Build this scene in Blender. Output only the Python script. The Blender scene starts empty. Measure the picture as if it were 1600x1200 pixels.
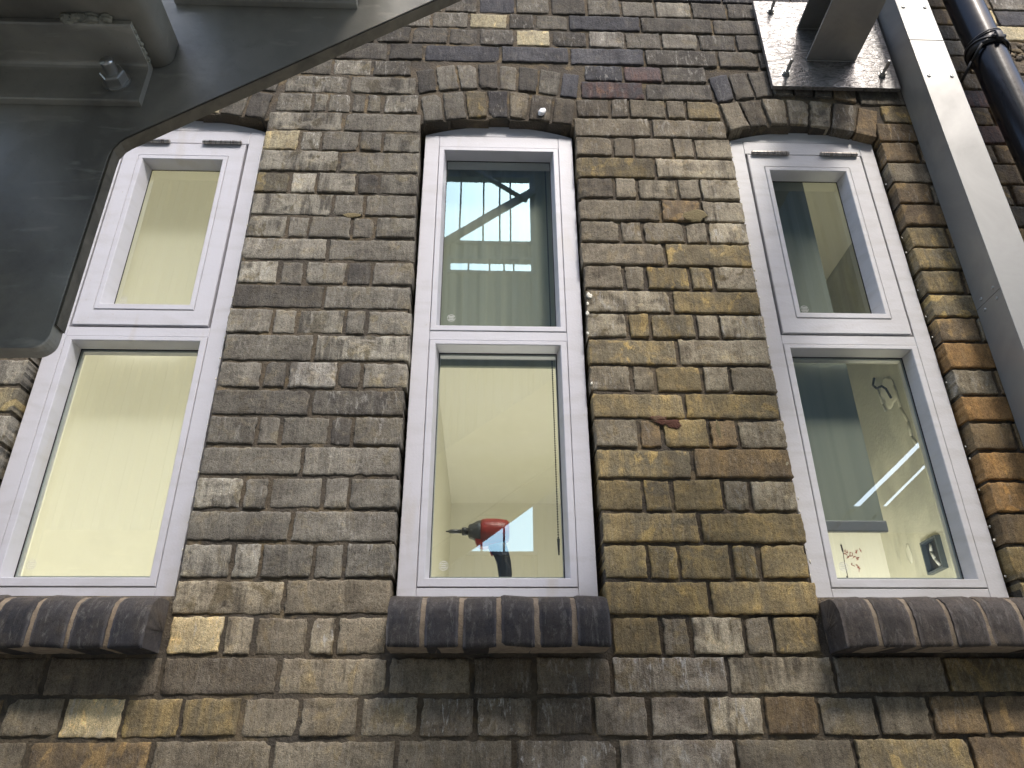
import bpy, bmesh, math, random
from mathutils import Vector, Matrix, noise
random.seed(7)
S = bpy.context.scene
COL = S.collection
# ---------------------------------------------------------------- camera
cam_d = bpy.data.cameras.new("camera"); cam = bpy.data.objects.new("camera", cam_d); COL.objects.link(cam)
R_ = Vector((0.99946275, -0.03223328, -0.00593457)); U_ = Vector((-0.00985866, -0.46835072, 0.88348764)); F_ = Vector((0.03125717, 0.88295448, 0.46841688))
M = Matrix((R_, U_, -F_)).transposed().to_4x4(); M.translation = Vector((-0.02477, -1.64035, -0.35789)); cam.matrix_world = M
cam_d.sensor_fit = 'HORIZONTAL'; cam_d.sensor_width = 36; cam_d.lens = 36 * 1202 / 1600; cam_d.clip_start = .02; cam_d.clip_end = 400
S.camera = cam
# ---------------------------------------------------------------- sky, sun, exposure
sun_dir = Vector((.38, -1, 1.28)).normalized()
W = bpy.data.worlds.new("World"); S.world = W; W.use_nodes = True
nt = W.node_tree; bg = nt.nodes['Background']; sky = nt.nodes.new('ShaderNodeTexSky'); sky.sky_type = 'NISHITA'; sky.sun_disc = False
sky.sun_elevation = math.asin(sun_dir.z); sky.sun_rotation = math.atan2(sun_dir.x, sun_dir.y); sky.air_density = 1.0; sky.dust_density = 3.0; sky.ozone_density = 1.0
nt.links.new(sky.outputs[0], bg.inputs[0]); bg.inputs[1].default_value = 0.15
sl = bpy.data.lights.new("sun", 'SUN'); sl.energy = .75; sl.angle = math.radians(8); sl.color = (1, .955, .9)
so = bpy.data.objects.new("sun", sl); COL.objects.link(so); so.rotation_euler = sun_dir.to_track_quat('Z', 'Y').to_euler()
S.view_settings.view_transform = 'Standard'; S.view_settings.look = 'None'; S.view_settings.gamma = 1; S.view_settings.exposure = 1.6
S.render.engine = 'CYCLES'
S.cycles.transparent_max_bounces = 16; S.cycles.max_bounces = 10; S.cycles.transmission_bounces = 8; S.cycles.use_denoising = True; S.cycles.caustics_refractive = False; S.cycles.caustics_reflective = False
S.cycles.sample_clamp_indirect = 6

# ---------------------------------------------------------------- materials
MAT = {}
def mat(name, col=(.5, .5, .5), rough=.6, metal=0.0, bump=None, var=None, spec=None, coat=None):
    """bump=(scale,detail,dist) ; var=(scale vec/float, colour2, lo, hi)"""
    m = bpy.data.materials.new(name); m.use_nodes = True; t = m.node_tree; b = t.nodes['Principled BSDF']
    b.inputs['Base Color'].default_value = (*col, 1); b.inputs['Roughness'].default_value = rough; b.inputs['Metallic'].default_value = metal
    if spec is not None: b.inputs['Specular IOR Level'].default_value = spec
    if coat: b.inputs['Coat Weight'].default_value = coat; b.inputs['Coat Roughness'].default_value = .08
    g = t.nodes.new('ShaderNodeNewGeometry')
    if var:
        prev = None
        for (sc, c2, lo, hi, amt) in var:
            mp = t.nodes.new('ShaderNodeMapping'); mp.inputs['Scale'].default_value = sc if isinstance(sc, tuple) else (sc,) * 3
            t.links.new(g.outputs['Position'], mp.inputs[0])
            n = t.nodes.new('ShaderNodeTexNoise'); n.inputs['Scale'].default_value = 1; n.inputs['Detail'].default_value = 6; n.inputs['Distortion'].default_value = .4
            t.links.new(mp.outputs[0], n.inputs['Vector'])
            r = t.nodes.new('ShaderNodeMapRange'); r.inputs[1].default_value = lo; r.inputs[2].default_value = hi; r.inputs[4].default_value = amt
            t.links.new(n.outputs[0], r.inputs[0])
            mx = t.nodes.new('ShaderNodeMix'); mx.data_type = 'RGBA'; mx.inputs[7].default_value = (*c2, 1)
            if prev is None: mx.inputs[6].default_value = (*col, 1)
            else: t.links.new(prev, mx.inputs[6])
            t.links.new(r.outputs[0], mx.inputs[0]); prev = mx.outputs[2]
        t.links.new(prev, b.inputs['Base Color'])
    if bump:
        n = t.nodes.new('ShaderNodeTexNoise'); n.inputs['Scale'].default_value = bump[0]; n.inputs['Detail'].default_value = bump[1]
        t.links.new(g.outputs['Position'], n.inputs['Vector'])
        bp = t.nodes.new('ShaderNodeBump'); bp.inputs['Distance'].default_value = bump[2]; bp.inputs['Strength'].default_value = 1
        t.links.new(n.outputs[0], bp.inputs['Height']); t.links.new(bp.outputs[0], b.inputs['Normal'])
    MAT[name] = m
    return m

def N(t, kind, **kw):
    n = t.nodes.new(kind)
    for k, v in kw.items():
        if k.startswith('i_'):
            n.inputs[k[2:].replace('_', ' ')].default_value = v
        else: setattr(n, k, v)
    return n

def brick_material(name, mode='brick'):
    m = bpy.data.materials.new(name); m.use_nodes = True; t = m.node_tree; b = t.nodes['Principled BSDF']; L = t.links.new
    g = N(t, 'ShaderNodeNewGeometry'); pos = g.outputs['Position']
    ca = N(t, 'ShaderNodeVertexColor', layer_name='ca'); cb = N(t, 'ShaderNodeVertexColor', layer_name='cb'); pr = N(t, 'ShaderNodeVertexColor', layer_name='pr')
    sp = N(t, 'ShaderNodeSeparateColor'); L(pr.outputs[0], sp.inputs[0])
    def noisy(scale, detail=4, dist=0.0, seed=None, rough=.55):
        mp = N(t, 'ShaderNodeMapping'); mp.inputs['Scale'].default_value = scale if isinstance(scale, tuple) else (scale,) * 3
        L(pos, mp.inputs[0])
        n = N(t, 'ShaderNodeTexNoise'); n.noise_dimensions = '4D'; n.inputs['Scale'].default_value = 1; n.inputs['Detail'].default_value = detail; n.inputs['Distortion'].default_value = dist; n.inputs['Roughness'].default_value = rough
        L(mp.outputs[0], n.inputs['Vector'])
        if seed is not None:
            mu = N(t, 'ShaderNodeMath', operation='MULTIPLY'); mu.inputs[1].default_value = seed; L(sp.outputs[1], mu.inputs[0]); L(mu.outputs[0], n.inputs['W'])
        return n.outputs[0]
    def rng(x, lo, hi, a=0.0, c=1.0):
        r = N(t, 'ShaderNodeMapRange'); r.inputs[1].default_value = lo; r.inputs[2].default_value = hi; r.inputs[3].default_value = a; r.inputs[4].default_value = c
        L(x, r.inputs[0]); return r.outputs[0]
    def mul(x, y):
        q = N(t, 'ShaderNodeMath', operation='MULTIPLY')
        L(x, q.inputs[0])
        if isinstance(y, float): q.inputs[1].default_value = y
        else: L(y, q.inputs[1])
        return q.outputs[0]
    def mix(f, a, c, blend='MIX'):
        q = N(t, 'ShaderNodeMix', data_type='RGBA', blend_type=blend)
        L(f, q.inputs[0]) if not isinstance(f, float) else setattr(q.inputs[0], 'default_value', f)
        for s, v in ((6, a), (7, c)):
            if isinstance(v, tuple): q.inputs[s].default_value = (*v, 1)
            else: L(v, q.inputs[s])
        return q.outputs[2]
    # vertical fire-streaks of the stock brick
    st = rng(noisy((42, 1, 5), 5, .5, 37.0), .44, .60)
    c = mix(mul(st, sp.outputs[0]), ca.outputs[0], cb.outputs[0])
    st2 = rng(noisy((150, 1, 12), 3, .3, 11.0), .46, .62)
    c = mix(mul(mul(st2, sp.outputs[0]), 0.55), c, cb.outputs[0])
    c = mix(mul(rng(noisy((11, 1, 17), 4, .8, 21.0), .47, .56), sp.outputs[0]), c, cb.outputs[0])
    c = mix(mul(rng(noisy((17, 1, 12), 5, 1.2, 53.0), .56, .62), sp.outputs[0]), c, mix(1.0, ca.outputs[0], (1.45, 1.38, 1.15), 'MULTIPLY'))
    # cloudy firing patches and soot
    c = mix(rng(noisy(14, 6, .4, 5.0), .45, .68, 0, .6), c, mix(1.0, c, (.45, .43, .44), 'MULTIPLY'))
    c = mix(rng(noisy(3.2, 5, .3), .50, .66, 0, .38), c, mix(1.0, c, (.50, .48, .46), 'MULTIPLY'))
    c = mix(rng(noisy(26, 6, .8, 3.0), .56, .66, 0, .45), c, mix(1.0, c, (1.55, 1.45, 1.2), 'MULTIPLY'))
    # lime / efflorescence
    lime = mul(rng(noisy((70, 20, 22), 7, 1.0, 9.0, .68), .54, .64), sp.outputs[2])
    c = mix(lime, c, (.50, .48, .43))
    c = mix(rng(noisy(260, 3, 0), .70, .78, 0, .45), c, (.5, .47, .4))       # pale grit
    c = mix(rng(noisy(210, 2, 0, 2.0), .26, .34, .65, 0), c, (.03, .027, .024))  # pits
    fine = rng(noisy(620, 4, 0), .3, .7, .60, 1.55)
    c = mix(rng(noisy((170, 170, 120), 5, .5, 7.0, .62), .50, .64, 0, .62), c, mix(1.0, c, (.50, .47, .43), 'MULTIPLY'))
    c = mix(rng(noisy((260, 1, 34), 3, .2, 13.0), .55, .68, 0, .5), c, mix(1.0, c, (1.5, 1.45, 1.35), 'MULTIPLY'))
    vm = N(t, 'ShaderNodeVectorMath', operation='SCALE'); L(c, vm.inputs[0]); L(fine, vm.inputs['Scale'])
    L(vm.outputs[0], b.inputs['Base Color'])
    b.inputs['Roughness'].default_value = .86 if mode == 'brick' else .72; b.inputs['Specular IOR Level'].default_value = .3
    n1 = noisy(120, 8, .2, None, .65); n2 = noisy((60, 60, 14), 6, .4, 4.0, .6); n3 = noisy(500, 3, 0)
    ad = N(t, 'ShaderNodeMath', operation='ADD'); L(n1, ad.inputs[0]); L(mul(n2, 1.2), ad.inputs[1])
    ad2 = N(t, 'ShaderNodeMath', operation='ADD'); L(ad.outputs[0], ad2.inputs[0]); L(mul(n3, .35), ad2.inputs[1])
    bp = N(t, 'ShaderNodeBump'); bp.inputs['Distance'].default_value = .0042 if mode == 'brick' else .0008; bp.inputs['Strength'].default_value = .9
    L(ad2.outputs[0], bp.inputs['Height']); L(bp.outputs[0], b.inputs['Normal'])
    MAT[name] = m; return m

def galv(name, base, spangle, rough, metal=.85, scale=(16, 16, 16), swirl=False):
    m = bpy.data.materials.new(name); m.use_nodes = True; t = m.node_tree; b = t.nodes['Principled BSDF']; L = t.links.new
    g = N(t, 'ShaderNodeNewGeometry')
    mp = N(t, 'ShaderNodeMapping'); mp.inputs['Scale'].default_value = scale; L(g.outputs['Position'], mp.inputs[0])
    n = N(t, 'ShaderNodeTexNoise', i_Scale=1.0, i_Detail=7.0, i_Distortion=2.2 if swirl else .6, i_Roughness=.6); L(mp.outputs[0], n.inputs['Vector'])
    n2 = N(t, 'ShaderNodeTexNoise', i_Scale=160.0, i_Detail=4.0); L(g.outputs['Position'], n2.inputs['Vector'])
    r = N(t, 'ShaderNodeMapRange'); r.inputs[1].default_value = .36; r.inputs[2].default_value = .66; L(n.outputs[0], r.inputs[0])
    mx = N(t, 'ShaderNodeMix', data_type='RGBA'); mx.inputs[6].default_value = (*base, 1); mx.inputs[7].default_value = (*spangle, 1); L(r.outputs[0], mx.inputs[0])
    L(mx.outputs[2], b.inputs['Base Color']); b.inputs['Metallic'].default_value = metal
    r2 = N(t, 'ShaderNodeMapRange'); r2.inputs[1].default_value = .3; r2.inputs[2].default_value = .7; r2.inputs[3].default_value = rough - .12; r2.inputs[4].default_value = rough + .14
    L(n.outputs[0], r2.inputs[0]); L(r2.outputs[0], b.inputs['Roughness'])
    ad = N(t, 'ShaderNodeMath', operation='MULTIPLY_ADD'); L(n2.outputs[0], ad.inputs[0]); ad.inputs[1].default_value = .12; L(n.outputs[0], ad.inputs[2])
    bp = N(t, 'ShaderNodeBump'); bp.inputs['Distance'].default_value = .006 if swirl else .0009; bp.inputs['Strength'].default_value = .5 if swirl else .35
    L(ad.outputs[0], bp.inputs['Height']); L(bp.outputs[0], b.inputs['Normal'])
    MAT[name] = m; return m

brick_material('brick'); brick_material('sill_brick', 'sill')
mat('mortar', (.115, .091, .061), .95, bump=(210, 8, .0035), var=[(9, (.062, .054, .044), .40, .60, .8), (22, (.26, .195, .105), .56, .68, .55), (300, (.3, .26, .2), .62, .75, .5)])
mat('sill_mortar', (.27, .215, .15), .95, bump=(300, 6, .002), var=[(60, (.18, .14, .10), .4, .65, .8)])
mat('paint', (.595, .59, .63), .42, bump=(180, 3, .00035), var=[((9, 9, 30), (.50, .49, .50), .48, .72, .6), ((14, 14, 3), (.50, .46, .40), .60, .74, .45), (120, (.45, .40, .34), .68, .76, .5)])
mat('paint_old', (.63, .62, .62), .5, bump=(180, 3, .0004), var=[((9, 9, 40), (.50, .48, .45), .45, .75, .6), (150, (.5, .45, .38), .68, .76, .6)])
mat('seal_black', (.012, .012, .013), .6)
mat('hinge_steel', (.42, .40, .37), .38, .9, var=[((260, 30, 30), (.16, .14, .12), .45, .6, .8)])
galv('galv_trunk', (.37, .365, .34), (.27, .268, .25), .42, .45, (5, 5, 3))
mat('galv_dark', (.45, .44, .385), .44, .3, bump=(50, 8, .0008), var=[(5, (.21, .205, .18), .42, .60, .85), (26, (.36, .345, .29), .50, .64, .6), ((14, 60, 60), (.66, .64, .55), .60, .72, .5), (300, (.2, .19, .16), .62, .75, .35)])
galv('galv_edge', (.20, .18, .14), (.12, .11, .085), .6, .45, (30, 30, 30))
galv('galv_plate', (.36, .35, .34), (.13, .125, .12), .40, .6, (26, 26, 60), True)
galv('galv_beam', (.34, .335, .31), (.27, .265, .25), .42, .7, (7, 7, 7))
mat('bolt_steel', (.45, .45, .43), .32, .9)
mat('weld', (.34, .34, .28), .6, .4, bump=(160, 5, .004))
mat('pipe_black', (.008, .009, .013), .24, 0, bump=(14, 3, .0008), spec=.3)
mat('rubber_black', (.012, .012, .012), .5)
mat('plaster', (.79, .77, .69), .85, bump=(60, 4, .0006), var=[(1.6, (.76, .74, .61), .4, .7, .6)])
mat('plaster_patch', (.58, .57, .50), .9, bump=(80, 6, .003), var=[(9, (.72, .70, .58), .42, .6, .9)])
mat('raw_plaster', (.42, .415, .34), .9, bump=(70, 6, .002), var=[(3, (.62, .60, .49), .42, .6, .9), ((4, 14, 5), (.40, .39, .33), .52, .66, .7)])
mat('cream_mortar', (.46, .40, .25), .9, bump=(160, 5, .002), var=[(60, (.3, .26, .17), .45, .65, .7)])
mat('filler', (.78, .74, .62), .8, bump=(120, 5, .003))
mat('white_filler', (.86, .86, .86), .5, bump=(120, 4, .002))
mat('blind_dark', (.32, .335, .27), .85, bump=(900, 2, .0003), var=[((34, 1, .6), (.27, .285, .235), .4, .6, .7)])
mat('blind_bar', (.20, .20, .21), .4)
mat('tool_red', (.33, .03, .022), .4, bump=(90, 3, .001), var=[(40, (.12, .02, .015), .5, .7, .5)])
mat('tool_black', (.025, .025, .027), .5, bump=(200, 3, .001))
mat('tool_grey', (.10, .10, .10), .35, .5)
mat('concrete', (.50, .45, .36), .9, bump=(40, 8, .004), var=[(2, (.38, .34, .27), .4, .65, .8)])
mat('cladding', (.115, .125, .125), .6, .0, var=[((3, 3, .6), (.075, .083, .085), .4, .65, .8)])
mat('opening_steel', (.10, .12, .14), .4, .5)
mat('ink', (.35, .12, .10), .8); mat('ink_dark', (.06, .05, .05), .8)
mat('lens_haze', (.55, .56, .54), .5)

m = bpy.data.materials.new('glass'); m.use_nodes = True; t = m.node_tree; t.nodes.remove(t.nodes['Principled BSDF'])
tp = N(t, 'ShaderNodeBsdfTransparent'); tp.inputs[0].default_value = (.955, .975, .955, 1)
gs = N(t, 'ShaderNodeBsdfGlossy'); gs.inputs['Roughness'].default_value = 0; gs.inputs['Color'].default_value = (.78, .93, 1, 1)
fr = N(t, 'ShaderNodeFresnel'); fr.inputs['IOR'].default_value = 2.55
g_ = N(t, 'ShaderNodeNewGeometry'); nn = N(t, 'ShaderNodeTexNoise', i_Scale=5.0, i_Detail=1.0); t.links.new(g_.outputs['Position'], nn.inputs['Vector'])
bb = N(t, 'ShaderNodeBump'); bb.inputs['Distance'].default_value = .0005; bb.inputs['Strength'].default_value = .14; t.links.new(nn.outputs[0], bb.inputs['Height']); t.links.new(bb.outputs[0], gs.inputs['Normal'])
iv = N(t, 'ShaderNodeMath', operation='SUBTRACT'); iv.inputs[0].default_value = 1; t.links.new(g_.outputs['Backfacing'], iv.inputs[1])
mm = N(t, 'ShaderNodeMath', operation='MULTIPLY'); t.links.new(fr.outputs[0], mm.inputs[0]); t.links.new(iv.outputs[0], mm.inputs[1])
gl = N(t, 'ShaderNodeMixShader'); t.links.new(mm.outputs[0], gl.inputs[0]); t.links.new(tp.outputs[0], gl.inputs[1]); t.links.new(gs.outputs[0], gl.inputs[2])
t.links.new(gl.outputs[0], t.nodes['Material Output'].inputs[0]); MAT['glass'] = m
m = bpy.data.materials.new('sheet_glazing'); m.use_nodes = True; t = m.node_tree; t.nodes.remove(t.nodes['Principled BSDF']); tp = N(t, 'ShaderNodeBsdfTransparent'); tp.inputs[0].default_value = (.74, .96, 1, 1); t.links.new(tp.outputs[0], t.nodes['Material Output'].inputs[0]); MAT['sheet_glazing'] = m
m = bpy.data.materials.new('blind_cream'); m.use_nodes = True; t = m.node_tree; b = t.nodes['Principled BSDF']; b.inputs['Base Color'].default_value = (.78, .77, .72, 1); b.inputs['Roughness'].default_value = .9
tr = N(t, 'ShaderNodeBsdfTranslucent'); tr.inputs[0].default_value = (.82, .805, .745, 1); ms = N(t, 'ShaderNodeMixShader'); ms.inputs[0].default_value = .6
t.links.new(b.outputs[0], ms.inputs[1]); t.links.new(tr.outputs[0], ms.inputs[2]); t.links.new(ms.outputs[0], t.nodes['Material Output'].inputs[0]); MAT['blind_cream'] = m

# ---------------------------------------------------------------- helpers
def thing(name, label, cat, loc=(0, 0, 0), group=None):
    o = bpy.data.objects.new(name, None); COL.objects.link(o); o.empty_display_size = .05; o.location = loc
    o['label'] = label; o['category'] = cat
    if group: o['group'] = group
    return o
def wloc(o):
    v = Vector(o.location)
    while o.parent: o = o.parent; v += Vector(o.location)
    return v
def obj(name, bm, m, parent=None, smooth=False, label=None, kind=None, cat=None, origin=None):
    """links a bmesh given in world coordinates as one mesh object, its origin moved to the parent's"""
    off = wloc(parent) if parent else Vector(origin or (0, 0, 0))
    bmesh.ops.translate(bm, verts=bm.verts, vec=-off)
    me = bpy.data.meshes.new(name)
    bmesh.ops.recalc_face_normals(bm, faces=bm.faces)
    bm.to_mesh(me); bm.free()
    if smooth:
        for p in me.polygons: p.use_smooth = True
    me.materials.append(MAT[m]); o = bpy.data.objects.new(name, me); COL.objects.link(o)
    if parent: o.parent = parent
    else: o.location = off
    if label: o['label'] = label
    if kind: o['kind'] = kind
    if cat: o['category'] = cat
    return o
def new(): return bmesh.new()
def box(bm, x0, x1, y0, y1, z0, z1, bev=0.0, seg=2):
    vs = [bm.verts.new((x, y, z)) for x in (x0, x1) for y in (y0, y1) for z in (z0, z1)]
    fs = [bm.faces.new([vs[i] for i in q]) for q in ((0, 1, 3, 2), (4, 6, 7, 5), (0, 4, 5, 1), (2, 3, 7, 6), (0, 2, 6, 4), (1, 5, 7, 3))]
    if bev > 0:
        es = list({e for f in fs for e in f.edges})
        bmesh.ops.bevel(bm, geom=es, offset=bev, segments=seg, profile=.5, affect='EDGES')
    return bm
def prism(bm, pts, y0, y1, bev=0.0):
    """polygon pts (x,z) extruded in y"""
    a = [bm.verts.new((x, y0, z)) for x, z in pts]; c = [bm.verts.new((x, y1, z)) for x, z in pts]
    n = len(pts); fs = [bm.faces.new(a), bm.faces.new(c[::-1])]
    for i in range(n): fs.append(bm.faces.new([a[i], c[i], c[(i + 1) % n], a[(i + 1) % n]]))
    if bev > 0:
        bmesh.ops.bevel(bm, geom=list(fs[0].edges), offset=bev, segments=2, profile=.5, affect='EDGES')
    return bm
def cyl(bm, p0, p1, r0, r1=None, n=24, cap=True):
    r1 = r0 if r1 is None else r1; p0 = Vector(p0); p1 = Vector(p1); d = (p1 - p0).normalized()
    a = d.orthogonal().normalized(); c = d.cross(a)
    A = [bm.verts.new(p0 + r0 * (math.cos(k * math.tau / n) * a + math.sin(k * math.tau / n) * c)) for k in range(n)]
    B = [bm.verts.new(p1 + r1 * (math.cos(k * math.tau / n) * a + math.sin(k * math.tau / n) * c)) for k in range(n)]
    for k in range(n): bm.faces.new([A[k], A[(k + 1) % n], B[(k + 1) % n], B[k]])
    if cap: bm.faces.new(A[::-1]); bm.faces.new(B)
    return bm
def lathe(bm, p0, axis, prof, n=28):
    """prof: list of (t, r) along axis from p0"""
    d = Vector(axis).normalized(); a = d.orthogonal().normalized(); c = d.cross(a); p0 = Vector(p0); rings = []
    for t_, r in prof: rings.append([bm.verts.new(p0 + d * t_ + r * (math.cos(k * math.tau / n) * a + math.sin(k * math.tau / n) * c)) for k in range(n)])
    for A, B in zip(rings, rings[1:]):
        for k in range(n): bm.faces.new([A[k], A[(k + 1) % n], B[(k + 1) % n], B[k]])
    bm.faces.new(rings[0][::-1]); bm.faces.new(rings[-1]); return bm
def tube(bm, pts, r, n=8):
    for p, q in zip(pts, pts[1:]): cyl(bm, p, q, r, n=n)
    return bm
def sphere(bm, c, r, sc=(1, 1, 1), sub=2, rough=0.0):
    q = bmesh.ops.create_icosphere(bm, subdivisions=sub, radius=r)
    for v in q['verts']:
        k = 1 + rough * noise.noise(v.co * (1.6 / r) + Vector(c) * 31)
        v.co = Vector((v.co.x * sc[0] * k, v.co.y * sc[1] * k, v.co.z * sc[2] * k)) + Vector(c)
    return bm
def dup(root, shift, label=None, group=None):
    r = root.copy(); COL.objects.link(r); r.location = Vector(root.location) + Vector(shift)
    if label: r['label'] = label
    if group: r['group'] = group
    for ch in list(root.children):
        c = ch.copy(); COL.objects.link(c); c.parent = r
        for g in list(ch.children):
            d = g.copy(); COL.objects.link(d); d.parent = c
    return r

# ---------------------------------------------------------------- the brick wall
YF = -.030
Z0 = [-.342, -.267, -.192, -.118, -.040, .034, .111, .184, .260, .334, .409, .479, .552, .628, .7015, .774, .849, .923, .997, 1.074, 1.150, 1.228, 1.305, 1.381, 1.458, 1.533, 1.604, 1.681, 1.758, 1.832, 1.912]
def zc(k):   # bottom of course k
    i = k + 1
    if i < 0: return Z0[0] + .0752 * i
    if i >= len(Z0): return Z0[-1] + .0752 * (i - len(Z0) + 1)
    return Z0[i]
COURSES = [
(-1, [-1082, -873, -646, -422, -192, 32, 230, 455, 685, 913, 1138], [0, 5, 0, 0, 0, 9, 9, 0, 4, 5]),
(0, [-1047, -938, -826, -713, -603, -490, -379, -265, -152, -43, 71, 186, 295, 411, 520, 631, 745, 851, 961, 1081], [5, 0, 7, 4, 4, 0, 0, 0, 9, 9, 1, 9, 9, 3, 5, 0, 0, 5, 5]),
(1, [-1096, -879, -656, -430, -216, -51, 73, 228, 459, 676, 903, 1127], [1, 1, 1, 0, 0, 1, 1, 9, 3, 0, 4]),
(2, [-658, -549, -487, -380, -324, -221], [7, 3, 0, 3, 0]),
(2, [229, 334, 393, 504, 563, 661], [4, 0, 3, 0, 4]),
(3, [-664, -437, -217], [3, 0]),
(3, [218, 442, 672], [4, 4]),
(4, [-662, -555, -497, -387, -323, -214], [3, 3, 0, 0, 0]),
(4, [221, 321, 386, 498, 558, 667], [4, 4, 4, 4, 4]),
(5, [-664, -444, -215], [0, 0]),
(5, [221, 441, 672], [4, 4]),
(6, [-663, -556, -501, -382, -326, -216], [3, 0, 0, 0, 0]),
(6, [220, 323, 387, 501, 561, 671], [4, 4, 4, 0, 3]),
(7, [-663, -438, -217], [0, 0]),
(7, [219, 441, 672], [4, 5]),
(8, [-661, -548, -494, -384, -332, -216], [0, 0, 0, 1, 0]),
(8, [219, 325, 380, 489, 556, 672], [0, 5, 4, 5, 0]),
(9, [-664, -435, -214], [1, 1]),
(9, [218, 439, 666], [4, 4]),
(10, [-663, -556, -497, -381, -325, -211], [0, 1, 9, 1, 0]),
(10, [214, 320, 377, 490, 557, 671], [0, 0, 4, 0, 0]),
(11, [-663, -445, -211], [0, 3]),
(11, [215, 439, 667], [4, 0]),
(12, [-665, -555, -494, -378, -324, -213], [0, 0, 3, 0, 0]),
(12, [215, 322, 377, 492, 553, 668], [3, 4, 4, 0, 3]),
(13, [-664, -438, -216], [1, 0]),
(13, [217, 439, 669], [3, 4]),
(14, [-663, -558, -493, -386, -324, -214], [3, 0, 0, 1, 0]),
(14, [216, 323, 380, 495, 556, 668], [0, 0, 4, 4, 3]),
(15, [-666, -443, -215], [0, 0]),
(15, [213, 438, 666], [0, 4]),
(16, [-663, -555, -500, -387, -328, -218], [3, 0, 0, 0, 3]),
(16, [214, 323, 385, 498, 559, 672], [0, 0, 0, 0, 3]),
(17, [-663, -445, -360, -220], [3, 0, 0]),
(17, [212, 440, 553, 671], [0, 5, 3]),
(18, [-665, -569, -494, -387, -328, -219], [4, 3, 3, 1, 0]),
(18, [214, 318, 382, 497, 558, 670], [1, 0, 3, 0, 3]),
(19, [-664, -443, -219], [3, 0]),
(19, [213, 441, 670], [4, 3]),
(20, [-665, -563, -500, -394, -329, -220], [7, 3, 0, 0, 3]),
(20, [215, 325, 384, 497, 560, 669], [0, 0, 0, 0, 3]),
(21, [-665, -446, -223], [3, 0]),
(21, [215, 441, 666], [0, 0]),
(22, [-650, -541, -499, -431, -388, -340, -232], [3, 3, 3, 0, 0, 3]),
(22, [225, 326, 383, 493, 552, 655], [1, 1, 0, 0, 4]),
(23, [-634, -443, -244], [3, 3]),
(23, [242, 436, 644], [8, 1]),
(24, [-693, -595, -500, -382, -261], [0, 0, 3, 1]),
(24, [254, 378, 494, 632], [2, 8, 1]),
(25, [-1118, -929, -739, -639, -525, -339, -231, 5, 216, 447, 677, 805], [1, 1, 1, 1, 1, 1, 2, 2, 2, 1, 1]),
(26, [-1057, -884, -710, -583, -495, -381, -273, -158, -65, 50, 162, 276, 394, 507, 625, 744, 833], [1, 1, 1, 1, 1, 1, 1, 1, 1, 7, 1, 9, 1, 0, 1, 1]),
(27, [-994, -877, -759, -661, -562, -453, -337, -215, -96, 28, 113, 219, 448, 679, 834], [1, 1, 1, 1, 1, 1, 0, 0, 7, 1, 0, 2, 1, 1]),
(28, [-967, -848, -729, -609, -498, -388, -286, -177, -68, 51, 164, 280, 392, 503, 621, 736, 855], [1, 1, 1, 1, 1, 0, 0, 1, 2, 0, 1, 0, 0, 0, 1, 1])]
CLS = {'g': ((.132, .120, .097), (.225, .207, .168), .65, .2), 'd': ((.072, .065, .056), (.140, .127, .103), .5, .22), 'b': ((.056, .056, .063), (.110, .108, .112), .4, .3),
       'l': ((.112, .102, .083), (.33, .305, .245), 1., .45), 'y': ((.225, .186, .104), (.125, .112, .083), .75, .1), 't': ((.195, .150, .092), (.125, .102, .075), .7, .15),
       'o': ((.27, .175, .085), (.19, .130, .070), .6, .1), 'p': ((.50, .43, .27), (.36, .32, .22), .6, .3), 'r': ((.125, .078, .068), (.075, .068, .072), .8, .3),
       'w': ((.120, .108, .090), (.30, .28, .24), .7, 1.)}
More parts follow.
